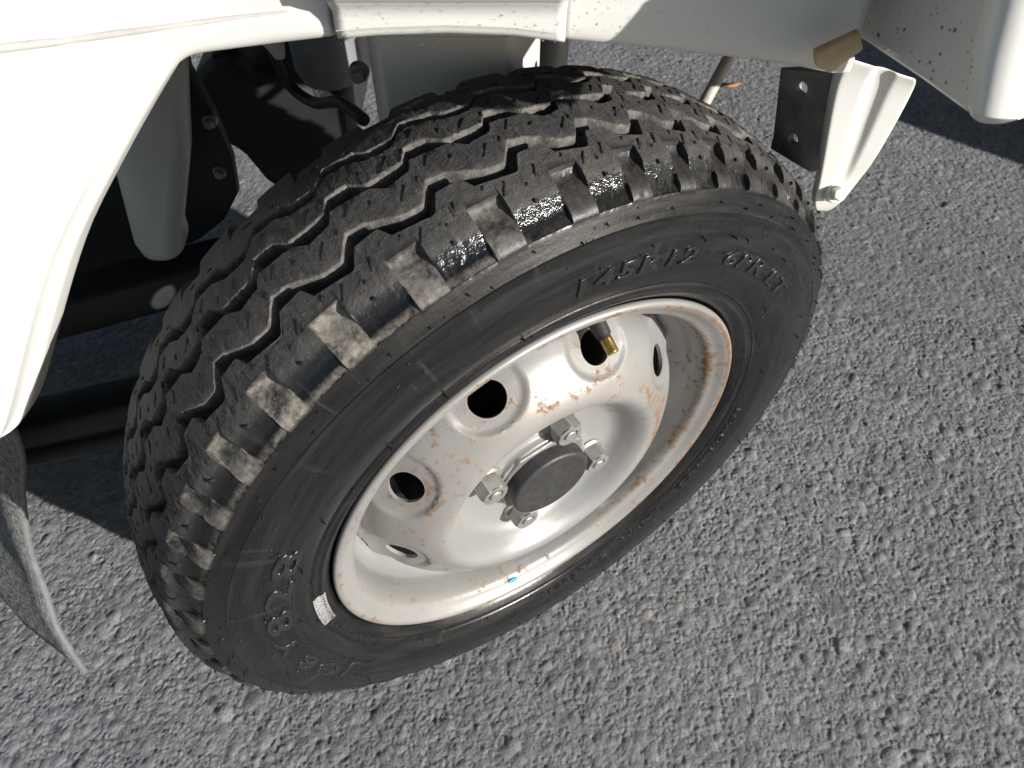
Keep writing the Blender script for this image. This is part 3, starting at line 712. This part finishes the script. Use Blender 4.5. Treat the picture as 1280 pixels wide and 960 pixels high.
# white pressed brace with a channel and bolt
def brace():
    y0, y1 = .044, .075
    L = [(1062, 74), (1047, 92), (1037, 140), (1028, 200), (1021, 240), (1016, 256), (1022, 265)]; Rr = [(1148, 102), (1147, 110), (1120, 160), (1090, 210), (1076, 224), (1056, 252), (1034, 266)]
    n = len(L); rows = []
    for i in range(n):
        f = i/(n-1); y = y0+(y1-y0)*f; a_, b_ = on_y(*L[i], y), on_y(*Rr[i], y+.004); r = []
        r.append(a_+Vector((.001, .012, -.001)))
        K = 22
        for k in range(K+1):
            s = k/K; p = a_.lerp(b_, s)
            dep = 0
            if i <= 3: dep = .0035*math.exp(-((s-.52)/.12)**4)*(1 if i < 3 else .6)
            if i >= 4: dep = .0
            if k in (0, K): dep += .001
            r.append(p+Vector((0, dep, -dep*.2)))
        r.append(b_+Vector((-.001, .012, -.002))); rows.append(r)
    V = [tuple(p) for r in rows for p in r]
    me = mesh_np('support_brace', V, grid_faces(n, len(rows[0])))
    o = link('support_brace', me, M['white'], truck, None); me.polygons.foreach_set('use_smooth', [True]*len(me.polygons)); mods(o, solid=.002, offset=-1, subs=2); return o
br = brace(); tag(br, 'white pressed steel brace hanging beside the tyre')
bc = on_y(1044, 240, .066)
def bolt(bm):
    cyl_between(bm, bc+Vector((0, .006, -.003)), bc+Vector((0, -.003, .0015)), .0075, .007, 24); cyl_between(bm, bc+Vector((0, -.003, .0015)), bc+Vector((0, -.0075, .004)), .005, .0045, 6)
mods(link('brace_bolt', bm_mesh('brace_bolt', bolt), M['white'], truck, 30), bevel=.0008)
# small flange pieces below the side panel
def flange_piece(name, px, y, off, mat, bev=.001):
    o = link(name, bm_mesh(name, lambda bm: prism(bm, [on_y(a_, b_, y) for a_, b_ in px], off)), mat, truck, None); mods(o, bevel=bev); return o
flange_piece('sill_flange', [(960, 86), (1000, 84), (1040, 92), (1062, 92), (1070, 72), (1020, 60), (960, 70)], .000, (0, .010, 0), M['white'])
flange_piece('rusty_gusset', [(1018, 66), (1075, 40), (1080, 62), (1038, 93), (1020, 84)], -.036, (0, .004, 0), M['rusty'])
# open door standing off the body at the right
XD = .163
def door():
    low = [on_x(1000, 6, XD), on_x(1046, 34, XD), on_x(1076, 52, XD), on_x(1145, 99, XD), on_x(1207, 145, XD)]
    yz = [(p.y, p.z) for p in low]
    y1, z1 = yz[-1]
    w0, w1 = on_x(1236, 112, XD), on_x(1296, 128, XD)
    out = yz+[(w0.y+.004, w0.z), (-.090, .640), (-.090, .67), (-.090, 1.35), (yz[0][0], 1.35)]
    return link('door', bm_mesh('door', lambda bm: prism(bm, [(XD, y, z) for y, z in out], (.030, .0, 0))), M['white'], truck, None)
dr = door(); mods(dr, bevel=.004); tag(dr, 'white open door panel with raindrops, in shade')
low = on_x(1207, 150, XD)
def edge_bar(bm):
    t0, t1, t2 = on_x(1213, 142, XD-.006), on_x(1232, 60, XD-.006), on_x(1252, -40, XD-.006)
    tube_loft(bm, [(t0+Vector((.008, .002, -.002)), (.006, 0, 0), (0, .005, 0)), (t0+Vector((.008, 0, .003)), (.0095, 0, 0), (0, .008, 0)), (t1+Vector((.008, 0, 0)), (.0105, 0, 0), (0, .009, 0)), (t2+Vector((.009, 0, 0)), (.011, 0, 0), (0, .010, 0))], 24, 2.6)
link('door_edge', bm_mesh('door_edge', edge_bar), M['white'], truck, 50)
def sill_box(bm):
    p = on_y(1240, 112, .04); prism(bm, [(p.x, .04, p.z), (p.x+.14, .04, p.z-.005), (p.x+.14, .04, p.z+.35), (p.x, .04, p.z+.35)], (0, .05, 0))
mods(link('side_sill', bm_mesh('side_sill', sill_box), M['white'], truck, None), bevel=.006)
mods(link('load_bed_side', bm_mesh('load_bed_side', lambda bm: prism(bm, [(.50, .05, .70), (2.7, .05, .70), (2.7, .05, 1.0), (.50, .05, 1.0)], (0, 1.3, 0))), M['white'], truck, None), bevel=.008)
dp = []
for _ in range(230):
    y = random.uniform(-.085, .03); z = random.uniform(.555, .64)
    if z < np.interp(y, [on_x(1207, 150, XD).y, on_x(1145, 104, XD).y, on_x(1046, 34, XD).y], [on_x(1207, 150, XD).z, on_x(1145, 104, XD).z, on_x(1046, 34, XD).z])+.004: continue
    dp.append((Vector((XD-.0001, y, z)), (-1, 0, 0)))
drops('water_drops', dp, truck, .0003, .0013, 'drop')
# added dark block, shaped to stand in for the shaded underbody behind the wheel
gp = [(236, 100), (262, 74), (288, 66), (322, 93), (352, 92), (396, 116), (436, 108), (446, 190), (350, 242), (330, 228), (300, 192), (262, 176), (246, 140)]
mods(link('shade_block', bm_mesh('shade_block', lambda bm: prism(bm, [on_y(a_, b_, .40) for a_, b_ in gp], (0, .30, .02))), M['liner'], truck, None), bevel=.02, seg=4)
# rear wheel: same wheel, straight ahead
rw = bpy.data.objects.new('wheel', None); C.objects.link(rw); rw.parent = truck; rw.location = (1.98, .20, HUB)
for ch in list(wheel.children):
    c = ch.copy(); C.objects.link(c); c.parent = rw
# floor pan and cab shell above (out of the picture, they shade the underbody)
def floor(bm):
    prism(bm, [(-1.0, .10, .60), (2.2, .10, .60), (2.2, 1.38, .60), (-1.0, 1.38, .60)], (0, 0, .05))
link('floor_pan', bm_mesh('floor_pan', floor), M['dark_steel'], truck, None)
def cab(bm):
    prism(bm, [(-.9, .02, .66), (.16, .02, .66), (.16, .02, 1.35), (-.6, .10, 1.35), (-.9, .02, .95)], (0, 1.3, 0))
link('cab_shell', bm_mesh('cab_shell', cab), M['white'], truck, None)
# front apron continuing left of the fender, then the rubber flap below its tip
def flap():
    # right edge (measured) and bottom edge, flap faces outwards and upwards to the left
    Rt = [Vector((-.336, -.048, .325)), on_z(29, 575, .285), on_z(29, 626, .235), on_z(39, 690, .175), on_z(58, 743, .130), on_z(74, 789, .095), on_z(108, 842, .058)]
    Rt = [Vector(p) for p in dense([tuple(p) for p in Rt], 4)]; nr = len(Rt)-1; dirv = (on_z(0, 726, .058)-on_z(108, 842, .058)).normalized(); n = 14; rows = []
    for i, p in enumerate(Rt):
        r = []; Lw = .42
        for k in range(n+1):
            s = k/n; r.append(p+dirv*(Lw*s)+Vector((0, -.01*math.sin(s*9+i*.25)*min(1, s*4), .0))+Vector((0, 0, .02*s*(1-i/nr))))
        rows.append(r)
    V = [tuple(v) for r in rows for v in r]
    me = mesh_np('mud_flap', V, grid_faces(len(rows), n+1))
    o = link('mud_flap', me, M['flap'], truck, None); me.polygons.foreach_set('use_smooth', [True]*len(me.polygons)); me.materials.append(M['flap_edge'])
    m = o.modifiers.new('s', 'SOLIDIFY'); m.thickness = .005; m.offset = 0; m.material_offset_rim = 1
    return o
fl = flap(); tag(fl, 'grainy grey rubber flap hanging under the fender tip')

# ------------------------------------------------------------------ dry leaf fragment on the ground behind the tyre
lp = on_z(915, 108, .004)
def leaf():
    P = [(-.5, 0), (-.3, .14), (0, .2), (.3, .13), (.55, .02), (.32, -.10), (0, -.17), (-.32, -.1)]
    bm = bmesh.new(); c = bm.verts.new((0, 0, .004)); vs = [bm.verts.new((x*.036, y*.036, .002+.004*abs(x))) for x, y in P]
    for i in range(len(vs)): bm.faces.new((c, vs[i], vs[(i+1) % len(vs)]))
    me = bpy.data.meshes.new('dry_leaf'); bm.to_mesh(me); bm.free(); o = link('dry_leaf', me, M['leaf'], None, 60); o.location = lp; o.rotation_euler = (.1, .05, .3)
    mods(o, solid=.0006); return o
tag(leaf(), 'small orange dry leaf lying on the asphalt behind the tyre', 'leaf')
